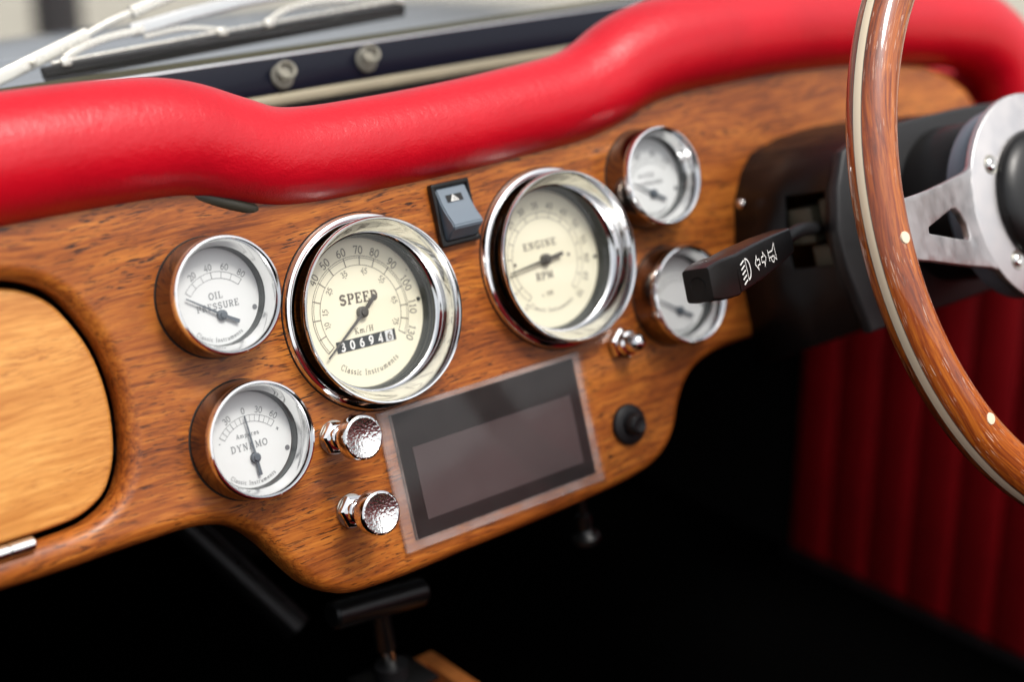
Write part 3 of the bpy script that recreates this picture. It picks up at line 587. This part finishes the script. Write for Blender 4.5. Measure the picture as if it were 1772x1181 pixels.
o6 = Print(); o6.text('6', .0143, -.0163, .0042, .0007, ang=-1); link('odometer_unit_digit', o6.mesh(yd - .0009), 'ink', d, smooth=None)
add_needle(g, .0048, (0, 0), (-.0278, -.0196), (.0094, .0076), 'needle', .0008, .0017, .0032)
link('stop_pin', moved(lathe([(0, -.0012), (.001, -.001), (.0011, .0)], 16), Matrix.Translation((.0385, yd, -.0008))), 'spacer', d)
# tachometer
g, d, yd = gauge('tachometer', 'large cream tachometer reading ENGINE RPM', .2542, .0991, True, 'cream', None, 'large cream gauges')
p = Print()
for r in (.0284, .0248): p.arcline(0, 0, r, -140, 140, .00028, 90)
ta = [-140 + 20 * k for k in range(15)]
for k, a in enumerate(ta):
    p.line([pcirc(.0248, a), pcirc(.0284, a)], .0004)
    p.arctext(str(k * 5), 0, 0, .0322, a, .0036, .00042)
p.text('ENGINE', -.0022, .0095, .0040, .00075, ang=-1, gap=.22, wide=1.2)
p.text('RPM', -.0030, -.0092, .0042, .00085, ang=-1, gap=.16, wide=1.15)
p.text('x 100', -.0036, -.0200, .0024, .00036, gap=.2)
p.disc(.0180, -.0006, .0011); p.disc(-.0232, .0010, .0011)
p.arctext('Classic Instruments', 0, 0, .0300, 184, .0026, .0003, bottom=True, gap=.16)
link('dial_print', p.mesh(yd - .0002), 'ink', d, smooth=None)
add_needle(g, .0048, (-.0008, 0), (-.0290, -.0030), (.0118, .0012), 'needle', .0008, .0016, .0034)
link('stop_pin', moved(lathe([(0, -.0012), (.001, -.001), (.0011, .0)], 16), Matrix.Translation((.0380, yd, -.006))), 'spacer', d)

def small(name, label, u, v, marks, lines, tip, tail, hub=(.0008, -.0097), scale_plus=False):
    g, d, yd = gauge(name, label, u, v, False, 'white_dial', None, 'small white gauges')
    p = Print(); cx, cz = .0004, -.0097
    for r in (.0188, .0222): p.arcline(cx, cz, r, -48, 46, .00022, 40)
    for k in range(13):
        a = -48 + 94 * k / 12
        if k % 2 == 0 or name != 'oil_pressure_gauge': p.line([(cx + .0188 * math.sin(R(a)), cz + .0188 * math.cos(R(a))), (cx + .0222 * math.sin(R(a)), cz + .0222 * math.cos(R(a)))], .00035 if k % 3 == 0 else .00022)
    for a, t in marks: p.arctext(t, cx, cz, .0248, a, .0031, .00038)
    for t, x, z, h, sw, wide in lines: p.text(t, x, z, h, sw, ang=-1.5, gap=.16, wide=wide)
    p.arctext('Classic Instruments', 0, 0, .0219, 187, .0021, .00026, bottom=True, gap=.15)
    p.disc(.0204, -.0097, .0014)
    if scale_plus: p.text('+', .0172, .0016, .0032, .0004); p.text('-', -.0168, .0022, .003, .0004)
    link('dial_print', p.mesh(yd - .0002), 'ink_grey', d, smooth=None)
    add_needle(g, -.0072, hub, tip, tail, 'needle_blue', .0006, .0013, .0027)
small('oil_pressure_gauge', 'small white gauge reading OIL PRESSURE', .0297, .1246, ((-26, '20'), (-3, '40'), (19, '60'), (42, '80')), (('OIL', 0, .0006, .0032, .00046, 1.15), ('PRESSURE', 0, -.0047, .0031, .00046, 1.15)), (-.0172, .0024), (.0092, -.0148))
small('ammeter', 'small white gauge reading Amperes DYNAMO with upright needle', .0300, .0497, ((-25, '30'), (-1, '0'), (20, '30'), (41, '60')), (('Amperes', -.0004, .0030, .0022, .0003, 1.1), ('DYNAMO', -.0008, -.0030, .0033, .00046, 1.15)), (-.0006, .0128), (.0012, -.0190), scale_plus=True)
small('temperature_gauge', 'small white gauge with blurred lettering, higher of two beside the steering column', .3366, .1321, ((-45, '40'), (-15, '60'), (15, '80'), (42, '100')), (('WATER', -.002, .0020, .0026, .0004, 1.1), ('TEMPERATURE', .000, -.0030, .0022, .00032, 1.0)), (-.0150, -.0008), (.0094, -.0148))
small('fuel_gauge', 'small white gauge partly hidden behind the black indicator stalk', .3390, .0576, (), (), (-.0150, .0004), (.0098, -.0148))

# ================================================================== SWITCHES, KNOBS, DISPLAY
hz = thing('hazard_switch', 'slate grey rocker switch with warning triangle under the red padding', 'switch', (.18845, 0, .1386))
w2, h2 = .0134, .0179
link('frame', plate([rrect(-w2, -h2, w2, h2, .0012), rrect(-w2 + .0026, -h2 + .0030, w2 - .0020, h2 - .0030, .0006)], -.0045, 0, .0008, 2), 'black', hz)
prof = [(.0150, .0), (.0150, -.0030), (.0120, -.0042), (.0060, -.0062), (.0, -.0092), (-.0045, -.0125), (-.0068, -.0138), (-.0084, -.0134), (-.0118, -.0085), (-.0146, -.0050), (-.0146, .0)]
vs = [(-w2 + .0032, y, z) for z, y in prof] + [(w2 - .0026, y, z) for z, y in prof]; k = len(prof)
rk = mesh(vs, [list(range(k)), list(range(2 * k - 1, k - 1, -1))] + [(i, (i + 1) % k, k + (i + 1) % k, k + i) for i in range(k)])
bm = bmesh.new(); bm.from_mesh(rk); bmesh.ops.bevel(bm, geom=[e for e in bm.edges if e.is_manifold and e.calc_face_angle(0) > .35], offset=.0007, segments=2, affect='EDGES'); bm.to_mesh(rk); bm.free()
rk = link('rocker', rk, 'slate', hz)
def on_rocker(pts, lift):
    out = []
    for x, z in pts:
        for (z0, y0), (z1, y1) in zip(prof[1:], prof[2:]):
            if z1 <= z <= z0: yy = y0 + (y1 - y0) * (z - z0) / (z1 - z0); break
        out.append((x, yy - lift, z))
    return out
link('symbol_patch', mesh(on_rocker([(-.0056, .0104), (.0056, .0104), (.0056, .0062), (-.0056, .0062)], .0003), [(0, 1, 2, 3)]), 'black', rk, smooth=None)
tri = [(-.0034, .0066), (.0026, .0066), (-.0006, .0104)]
def tri_s(s_): cx, cz = -.00047, .0079; return [(cx + (x - cx) * s_, cz + (z - cz) * s_) for x, z in tri]
link('warning_triangle', mesh(on_rocker(tri_s(1.0), .0005), [(0, 1, 2)]), 'white_ink', rk, smooth=None)
link('warning_triangle_line', mesh(on_rocker(tri_s(.66), .00065) + on_rocker(tri_s(.52), .00065), [(0, 1, 4, 3), (1, 2, 5, 4), (2, 0, 3, 5)]), 'black', rk, smooth=None)
link('warning_triangle_centre', mesh(on_rocker(tri_s(.22), .0007), [(0, 1, 2)]), 'black', rk, smooth=None)

def pull_knob(u, v, label):
    k = thing('pull_knob', label, 'knob', (u, 0, v), group='hammered chrome pull knobs')
    link('washer', lathe([(0, -.0001), (.0092, -.0001), (.0092, -.0010), (.004, -.0012)], 36), 'nickel', k)
    link('nut', moved(hexa(.0094, -.0010, -.0060), Matrix.Rotation(R(12), 4, 'Y')), 'chrome', k)
    link('collar', lathe([(0, -.0058), (.0066, -.0058), (.0066, -.0090), (.0058, -.0100), (.0052, -.0102), (.0052, -.0180), (0, -.0180)], 36), 'chrome', k)
    kb = link('knob', lathe([(.0050, -.0170), (.0062, -.0188), (.0090, -.0198), (.0112, -.0208), (.0120, -.0222), (.0121, -.0250), (.0120, -.0282), (.0116, -.0296), (.0109, -.0301)], 56), 'chrome', k)
    link('hammered_face', lathe([(.0109, -.0301), (.0104, -.0302), (.0080, -.0290), (.0045, -.0279), (.0015, -.0274), (0, -.0273)], 56), 'hammered', kb)
pull_knob(.0818, .0368, 'hammered chrome pull knob just below the speedometer')
pull_knob(.0822, -.0040, 'hammered chrome pull knob beside the lower corner of the display')

lp = thing('acorn_nut_lamp', 'small chrome domed nut below the tachometer', 'nut', (.2908, 0, .0386))
link('nut', moved(hexa(.0098, 0, -.0062), Matrix.Rotation(R(20), 4, 'Y')), 'chrome', lp)
link('collar', lathe([(0, -.0060), (.0074, -.0060), (.0076, -.0075), (.0072, -.0100), (.0056, -.0106)], 36), 'chrome', lp)
link('dome', lathe([(.0056, -.0100), (.0057, -.0150), (.0050, -.0180), (.0034, -.0200), (.0014, -.0208), (0, -.0209)], 36), 'chrome', lp)

rb = thing('rubber_push_button', 'black rubber push button near the rounded corner of the wood', 'button', (.2845, 0, -.0105))
link('base', lathe([(0, 0), (.0124, 0), (.0128, -.0012), (.0122, -.0030), (.0104, -.0042), (.0072, -.0044), (.0066, -.0034), (0, -.0034)], 48), 'rubber', rb)
link('plunger', lathe([(.0064, -.0030), (.0064, -.0080), (.0058, -.0102), (.0046, -.0114), (.0028, -.0106), (0, -.0103)], 40), 'rubber', rb)

ds = thing('display_screen', 'dark rectangular display under a clear acrylic cover on the dashboard', 'display', (.1822, 0, .003))
def loc(x, z): return (x - .1822, z - .003)
def rect(x0, z0, x1, z1): a = loc(x0, z0); c = loc(x1, z1); return [(a[0], a[1]), (c[0], a[1]), (c[0], c[1]), (a[0], c[1])]
link('display_frame', plate([rect(.1180, -.0315, .2508, .0392)], -.0022, 0, .0002, 1), 'lcd_frame', ds, smooth=None)
link('panel', plate([rect(.1274, -.0225, .2429, .0186)], -.0027, -.0023, 0, 1), 'lcd', ds, smooth=None)
link('acrylic_cover', plate([rect(.1094, -.0368, .2556, .0424)], -.0066, -.0030, .0006, 2), 'acrylic', ds, smooth=None)
link('frosted_border', plate([rect(.1096, -.0366, .2554, .0422), rect(.1182, -.0313, .2506, .0390)], -.0029, -.0004, 0, 1), 'acrylic_edge', ds, smooth=None)

uk = thing('under_dash_pull', 'small dark pull knob hanging in shadow below the display', 'knob', (.262, .030, -.046), rot=Matrix.Rotation(R(18), 4, 'X') @ Matrix.Rotation(R(-8), 4, 'Y'))
ux = Matrix.Rotation(R(90), 4, 'X')
link('stem', moved(lathe([(0, -.004), (.0026, -.004), (.0026, .0190), (0, .0190)], 20), Matrix.Rotation(R(-90), 4, 'X')), 'black', uk)
link('knob', moved(lathe([(0, .018), (.0045, .018), (.0052, .024), (.0042, .028), (.0060, .031), (.0090, .033), (.0092, .036), (.0070, .0385), (0, .039)], 28), Matrix.Rotation(R(-90), 4, 'X')), 'black', uk)

# ================================================================== STEERING COLUMN, STALK, WHEEL
HUB = Vector((.4985, -.2, .0762)); WT = -.08
co = thing('steering_column', 'black steering column cowl with a square side opening', 'steering column', (.4985, 0, .0762))
def cs(pts): return [(x - .4985, z - .0762) for x, z in pts]
secA = cs([(.404, -.004), (.404, .058), (.4042, .080), (.410, .104), (.422, .1225), (.434, .1325), (.464, .1385), (.4985, .1400), (.533, .1385), (.563, .1325), (.575, .1225), (.587, .104), (.593, .080), (.593, .058), (.593, -.004)])
secB = cs([(.408, .0175), (.3975, .058), (.3955, .080), (.4020, .104), (.412, .1225), (.430, .1290), (.464, .1310), (.4985, .1312), (.533, .1310), (.567, .1290), (.585, .1225), (.595, .104), (.6015, .080), (.5995, .058), (.589, .0175)])
st_y = [0.001, -.048, -.084, -.092]; vs, fs = [], []
for y in st_y:
    t = min(1, max(0, -y / .09))
    for a, b_ in zip(secA, secB): vs.append((a[0] + (b_[0] - a[0]) * t, y, a[1] + (b_[1] - a[1]) * t))
k = len(secA)
for i in range(3):
    for j in range(k - 1):
        if i == 1 and j in (1, 2): continue
        fs.append((i * k + j, i * k + j + 1, (i + 1) * k + j + 1, (i + 1) * k + j))
    fs.append((i * k + k - 1, i * k, (i + 1) * k, (i + 1) * k + k - 1))
me = mesh(vs, fs); o = link('cowl', me, 'column', co, smooth=R(50))
sm = o.modifiers.new('thickness', 'SOLIDIFY'); sm.thickness = .0028; sm.offset = -1
lip = [(x * 1.04, z * 1.05) for x, z in secB]; inn = [(x * .90, z * .88) for x, z in secB]
link('front_flange', plate([lip], -.0985, -.0905, .0022, 3), 'flange', co, smooth=R(30))
for yy, zz in ((-.008, .0250),):
    link('screw', moved(lathe([(0, -.0016), (.0022, -.0014), (.0030, -.0006), (.0032, 0), (.0032, .002)], 20), Matrix.Translation((-.0953, -.012, .0265)) @ Matrix.Rotation(R(-88), 4, 'Z')), 'chrome_old', co)
tube = lathe([(.047, -.0980), (.049, -.100), (.049, -.132), (.047, -.136), (.030, -.137)], 56)
link('column_tube', moved(tube, Matrix.Identity(4)), 'column', co)
link('switch_block', join(box(-.092, -.066, -.066, -.046, -.004, .018, .001), box(-.094, -.070, -.080, -.064, -.020, -.006, .001), box(-.090, -.06, -.082, -.072, .004, .022, .001)), 'beige_plastic', co)

sk = thing('indicator_stalk', 'black indicator stalk printed with lamp, arrow and horn symbols', 'stalk', (.2165, -.156, .0805))
tipv = Vector((0, 0, 0)); jv = Vector((.0255, .0088, -.0004)); bv = Vector((.100, .033, .0055)); ev = Vector((.186, .084, .001))
dirv = (bv - tipv).normalized()
def stalk_part(a, b_, secs, name, mat, bev=.0016):
    path_ = [a.lerp(b_, k / (len(secs) - 1)) for k in range(len(secs))]
    vs, fs = [], []
    t = (b_ - a).normalized(); s_ = t.cross(Vector((0, 0, 1))).normalized(); u_ = s_.cross(t)
    for p_, (w, h) in zip(path_, secs):
        for x, z in rrect(-w / 2, -h / 2, w / 2, h / 2, bev, 3): vs.append(p_ + s_ * x + u_ * z)
    m_ = len(vs) // len(secs)
    for i in range(len(secs) - 1):
        for j in range(m_): fs.append((i * m_ + j, i * m_ + (j + 1) % m_, (i + 1) * m_ + (j + 1) % m_, (i + 1) * m_ + j))
    fs.append(list(range(m_))); fs.append([(len(secs) - 1) * m_ + j for j in range(m_)])
    return link(name, mesh(vs, fs), mat, sk), t, s_, u_
cap_, *_ = stalk_part(tipv - dirv * .002, jv - dirv * .0016, [(.0150, .0168), (.0178, .0200), (.0188, .0212), (.0190, .0216)], 'end_cap', 'black')
dd = -dirv
link('cap_dimple', moved(lathe([(.0042, 0), (.0038, .0004), (.0, .0010)], 24), Matrix.Translation(tipv - dirv * .0022) @ dd.to_track_quat('-Y', 'Z').to_matrix().to_4x4()), 'rubber', sk)
hd, t_, s_, u_ = stalk_part(jv, bv, [(.0180, .0205), (.0176, .0202), (.0156, .0180), (.0120, .0140)], 'handle', 'black')
link('shaft', sweep(catmull([tuple(bv - dirv * .004), tuple(bv + dirv * .025 + Vector((0, 0, .001))), tuple(ev), tuple(ev + Vector((.03, .012, -.004)))], 8), round_sec(.0040, 14), upv=(0, 0, 1)), 'rubber', sk)
# symbols on the face turned to the driver
pr = Print()
def off(pts, x0): return [(x + x0, z) for x, z in pts]
pr.line(off(arc(-.0004, 0, .0034, .0038, -90, 90, 12), .0150) + [(.0146, -.0038)], .0006); pr.line([(.0146, .0038), (.0146, -.0038)], .0006)
for q in range(5): pr.line([(.0134, .0036 - q * .0018), (.0096, .0026 - q * .0018)], .0006)
for x0, sg in ((.0262, -1), (.0334, 1)):
    pr.line([(x0 - sg * .0024, .0010), (x0, .0010), (x0, .0026), (x0 + sg * .0026, 0), (x0, -.0026), (x0, -.0010), (x0 - sg * .0024, -.0010), (x0 - sg * .0024, .0010)], .0005)
pr.line([(.0392, .0022), (.0392, -.0022)], .0005); pr.line([(.0392, .0010), (.0440, .0010), (.0470, .0032), (.0470, -.0030), (.0440, -.0010), (.0392, -.0010)], .0005); pr.line(arc(.0432, -.0008, .0018, .0024, 180, 360, 8), .0005)
L_ = (bv - jv).length
vs = []
fn = s_ if s_.y < 0 else -s_
for q in pr.v:
    f_ = (q.x * 1.24 - .009) / L_; wdt = (.0180 + (.0120 - .0180) * max(0, (f_ - .2)) * 1.25) / 2 + .0008
    vs.append(jv + t_ * (q.x * 1.24 - .0085) + u_ * q.y * 1.45 + fn * wdt)
link('symbols', mesh(vs, pr.f), 'white_ink', hd, smooth=None)

wh = thing('steering_wheel', 'wood-rimmed steering wheel with ivory inlay and aluminium spokes', 'steering wheel', tuple(HUB), rot=Matrix.Rotation(WT, 4, 'X'))
RW, DISH = .188, .036
# rim: oval section, with UV along the rim so that the grain follows it
NS, NT = 200, 36; ra, rx_ = .0138, .0128
vs, fs, uvs = [], [], []
def rim_pt(a, b_, k=1.0):
    rr = RW + ra * k * math.sin(b_); return (rr * math.cos(a), -rx_ * k * math.cos(b_), rr * math.sin(a))
for i in range(NS):
    for j in range(NT): vs.append(rim_pt(2 * math.pi * i / NS, 2 * math.pi * j / NT))
for i in range(NS):
    for j in range(NT):
        fs.append((i * NT + j, i * NT + (j + 1) % NT, ((i + 1) % NS) * NT + (j + 1) % NT, ((i + 1) % NS) * NT + j)); uvs.append(((i, j), (i, j + 1), (i + 1, j + 1), (i + 1, j)))
me = bpy.data.meshes.new('rim'); me.from_pydata(vs, [], fs); me.update(); uvl = me.uv_layers.new(name='UVMap')
for pgn, q in zip(me.polygons, uvs):
    for li, (a, b_) in zip(pgn.loop_indices, q): uvl.data[li].uv = (2 * math.pi * RW * a / NS, 2 * math.pi * ra * b_ / NT)
rim = link('rim', me, 'wood_rim', wh, smooth=None)
for pgn in me.polygons: pgn.use_smooth = True
bm = bmesh.new(); bm.from_mesh(me); bmesh.ops.recalc_face_normals(bm, faces=bm.faces); bm.to_mesh(me); bm.free()
def rim_band(b0, b1, k, nm, mt):
    vs, fs = [], []; nb = 5
    for i in range(NS):
        for j in range(nb): vs.append(rim_pt(2 * math.pi * i / NS, R(b0 + (b1 - b0) * j / (nb - 1)), k))
    for i in range(NS):
        for j in range(nb - 1): fs.append((i * nb + j, i * nb + j + 1, ((i + 1) % NS) * nb + j + 1, ((i + 1) % NS) * nb + j))
    link(nm, mesh(vs, fs), mt, rim, smooth=R(60))
rim_band(70, 90, 1.006, 'inlay', 'ivory')
rim_band(67.8, 69.6, 1.004, 'inlay_line', 'needle'); rim_band(90.4, 92.0, 1.004, 'inlay_line', 'needle')
# spokes and boss plate in aluminium
def dish_y(x, z):
    r = math.hypot(x, z); t = min(1, max(0, (r - .062) / (.176 - .062))); return DISH * (1 - t * t * (3 - 2 * t) * .5 - t * .5)
sp_out = [(-.056, .0300), (-.060, .0278), (-.068, .0264), (-.094, .0245), (-.129, .0232), (-.165, .0228), (-.182, .0228), (-.182, -.0075), (-.165, -.0103), (-.140, -.0150), (-.112, -.0205), (-.080, -.0268), (-.062, -.0306), (-.055, -.0335)]
sp_hole = [(-.1400, .0024), (-.1385, .0040), (-.094, .0092), (-.088, .0085), (-.083, .0052), (-.0775, -.0022), (-.0775, -.0095), (-.0800, -.0112), (-.138, .0003), (-.1400, .0010)]
def dished(loops, y0, y1, bev, mt, nm, parent, cuts=True):
    me = plate(loops, y0, y1, bev, 2)
    bm = bmesh.new(); bm.from_mesh(me)
    for kx in range(-18, 19):
        for nrm in ((1, 0, 0), (0, 0, 1)):
            bmesh.ops.bisect_plane(bm, geom=bm.verts[:] + bm.edges[:] + bm.faces[:], plane_co=Vector(nrm) * kx * .01, plane_no=nrm)
    for v in bm.verts: v.co.y += dish_y(v.co.x, v.co.z)
    bm.to_mesh(me); bm.free()
    return link(nm, me, mt, parent, smooth=R(40))
def rotl(lp, a): ca, sa = math.cos(R(a)), math.sin(R(a)); return [(x * ca - z * sa, x * sa + z * ca) for x, z in lp]
link('boss_plate', moved(plate([circle(0, 0, .0640, 72)], 0, .005, .0008, 2), Matrix.Translation((0, DISH - .0004, 0))), 'alu', wh)
inner_l = [(x, z) for x, z in sp_out if True]
for a in (0, 92, 184): dished([rotl(sp_out, a), rotl(sp_hole, a)], 0, .005, .0008, 'alu', 'spoke', wh)
link('boss', lathe([(.050, DISH + .004), (.0585, DISH + .0046), (.0600, DISH + .008), (.0585, DISH + .022), (.049, DISH + .030), (.040, DISH + .040)], 64), 'slate', wh)
for k in range(5):
    a = R(145.5 + 75.5 * k if k < 2 else 145.5 + 75.5 + 69.7 * (k - 1))
    x, z = .0478 * math.cos(a), .0478 * math.sin(a)
    bt = link('bolt', moved(lathe([(0, -.0006), (.0016, -.0006), (.0018, -.0016), (.0028, -.0017), (.0040, -.0010), (.0045, 0), (.0045, .002)], 28), Matrix.Translation((x, DISH - .0006, z))), 'chrome_old', wh)
    link('bolt_washer', moved(lathe([(.0044, -.0002), (.0056, -.0004), (.0062, .0006)], 28), Matrix.Translation((x, DISH - .0006, z))), 'nickel', bt)
link('horn_push', lathe([(0, DISH - .0150), (.018, DISH - .0145), (.0205, DISH - .0128), (.0225, DISH - .0128), (.0345, DISH - .0098), (.0400, DISH - .0065), (.0418, DISH - .0035), (.0418, DISH - .0006)], 64), 'black', wh)
# white rivets through the rim where the spokes are let in
for px, pz, bb in ((-.1865, .0040, 0), (-.1640, -.1050, -8), (.1865, .004, 0), (0, -.187, 0)):
    a = math.atan2(pz, px); x, y, z = rim_pt(a, R(bb), 1.0)
    link('rivet', moved(lathe([(0, -.0009), (.0030, -.0007), (.0034, 0), (.0034, .002)], 24), Matrix.Translation((x, y + .0002, z))), 'ivory', wh)
link('boss_screw', moved(lathe([(0, -.004), (.0030, -.0035), (.0034, 0), (.0034, .003)], 20), Matrix.Translation((-.058, DISH + .014, .020)) @ Matrix.Rotation(R(-70), 4, 'Z')), 'chrome_old', wh)

# ================================================================== BELOW: selector, console, bracket
cn = thing('wooden_console', 'open wooden console box on the dark tunnel, under the T-shaped selector', 'console', (.15, .02, -.246), world=True)
for nm, bx_ in (('side_board', (-.055, -.043, -.30, .072, 0, .064)), ('side_board', (.043, .055, -.30, .072, 0, .064)), ('end_board', (-.0428, .0428, .060, .072, 0, .064)), ('end_board', (-.0428, .0428, -.30, -.288, 0, .064))):
    link(nm, box(*bx_, .0015), 'wood_console', cn)
link('inner_liner', box(-.0426, .0426, -.287, .0595, .001, .02), 'carpet', cn, smooth=None)
gs = thing('gear_selector', 'black T-handled gear selector rising from the wooden console', 'gear selector', (.150, .055, -.224), world=True)
link('handle', moved(lathe([(0, -.034), (.0070, -.034), (.0088, -.032), (.0090, 0), (.0088, .032), (.0070, .034), (0, .034)], 32), Matrix.Translation((-.011, .002, .117)) @ Matrix.Rotation(R(90), 4, 'Z') @ Matrix.Rotation(R(6), 4, 'X')), 'black', gs)
link('neck', sweep([(-.010, .003, .112), (-.004, .005, .082)], round_sec(.0062, 20), upv=(0, 1, 0)), 'black', gs)
link('collar', sweep([(-.004, .005, .084), (.000, .006, .066)], round_sec(.0046, 20), upv=(0, 1, 0)), 'chrome_old', gs)
link('stem', sweep([(.000, .006, .068), (.004, .004, .0)], round_sec(.0105, 20), upv=(0, 1, 0)), 'rubber', gs)
link('gate_plate', box(-.022, .024, -.012, .022, .056, .059, .001), 'black', gs)
br = thing('dash_bracket', 'dark diagonal support bar in shadow under the dashboard', 'bracket', (.10, .25, -.10), world=True)
link('bar', sweep([(-.05, .06, .10), (.0, .0, .0), (.055, -.075, -.085)], round_sec(.011, 16), upv=(1, 0, 0)), 'black', br)
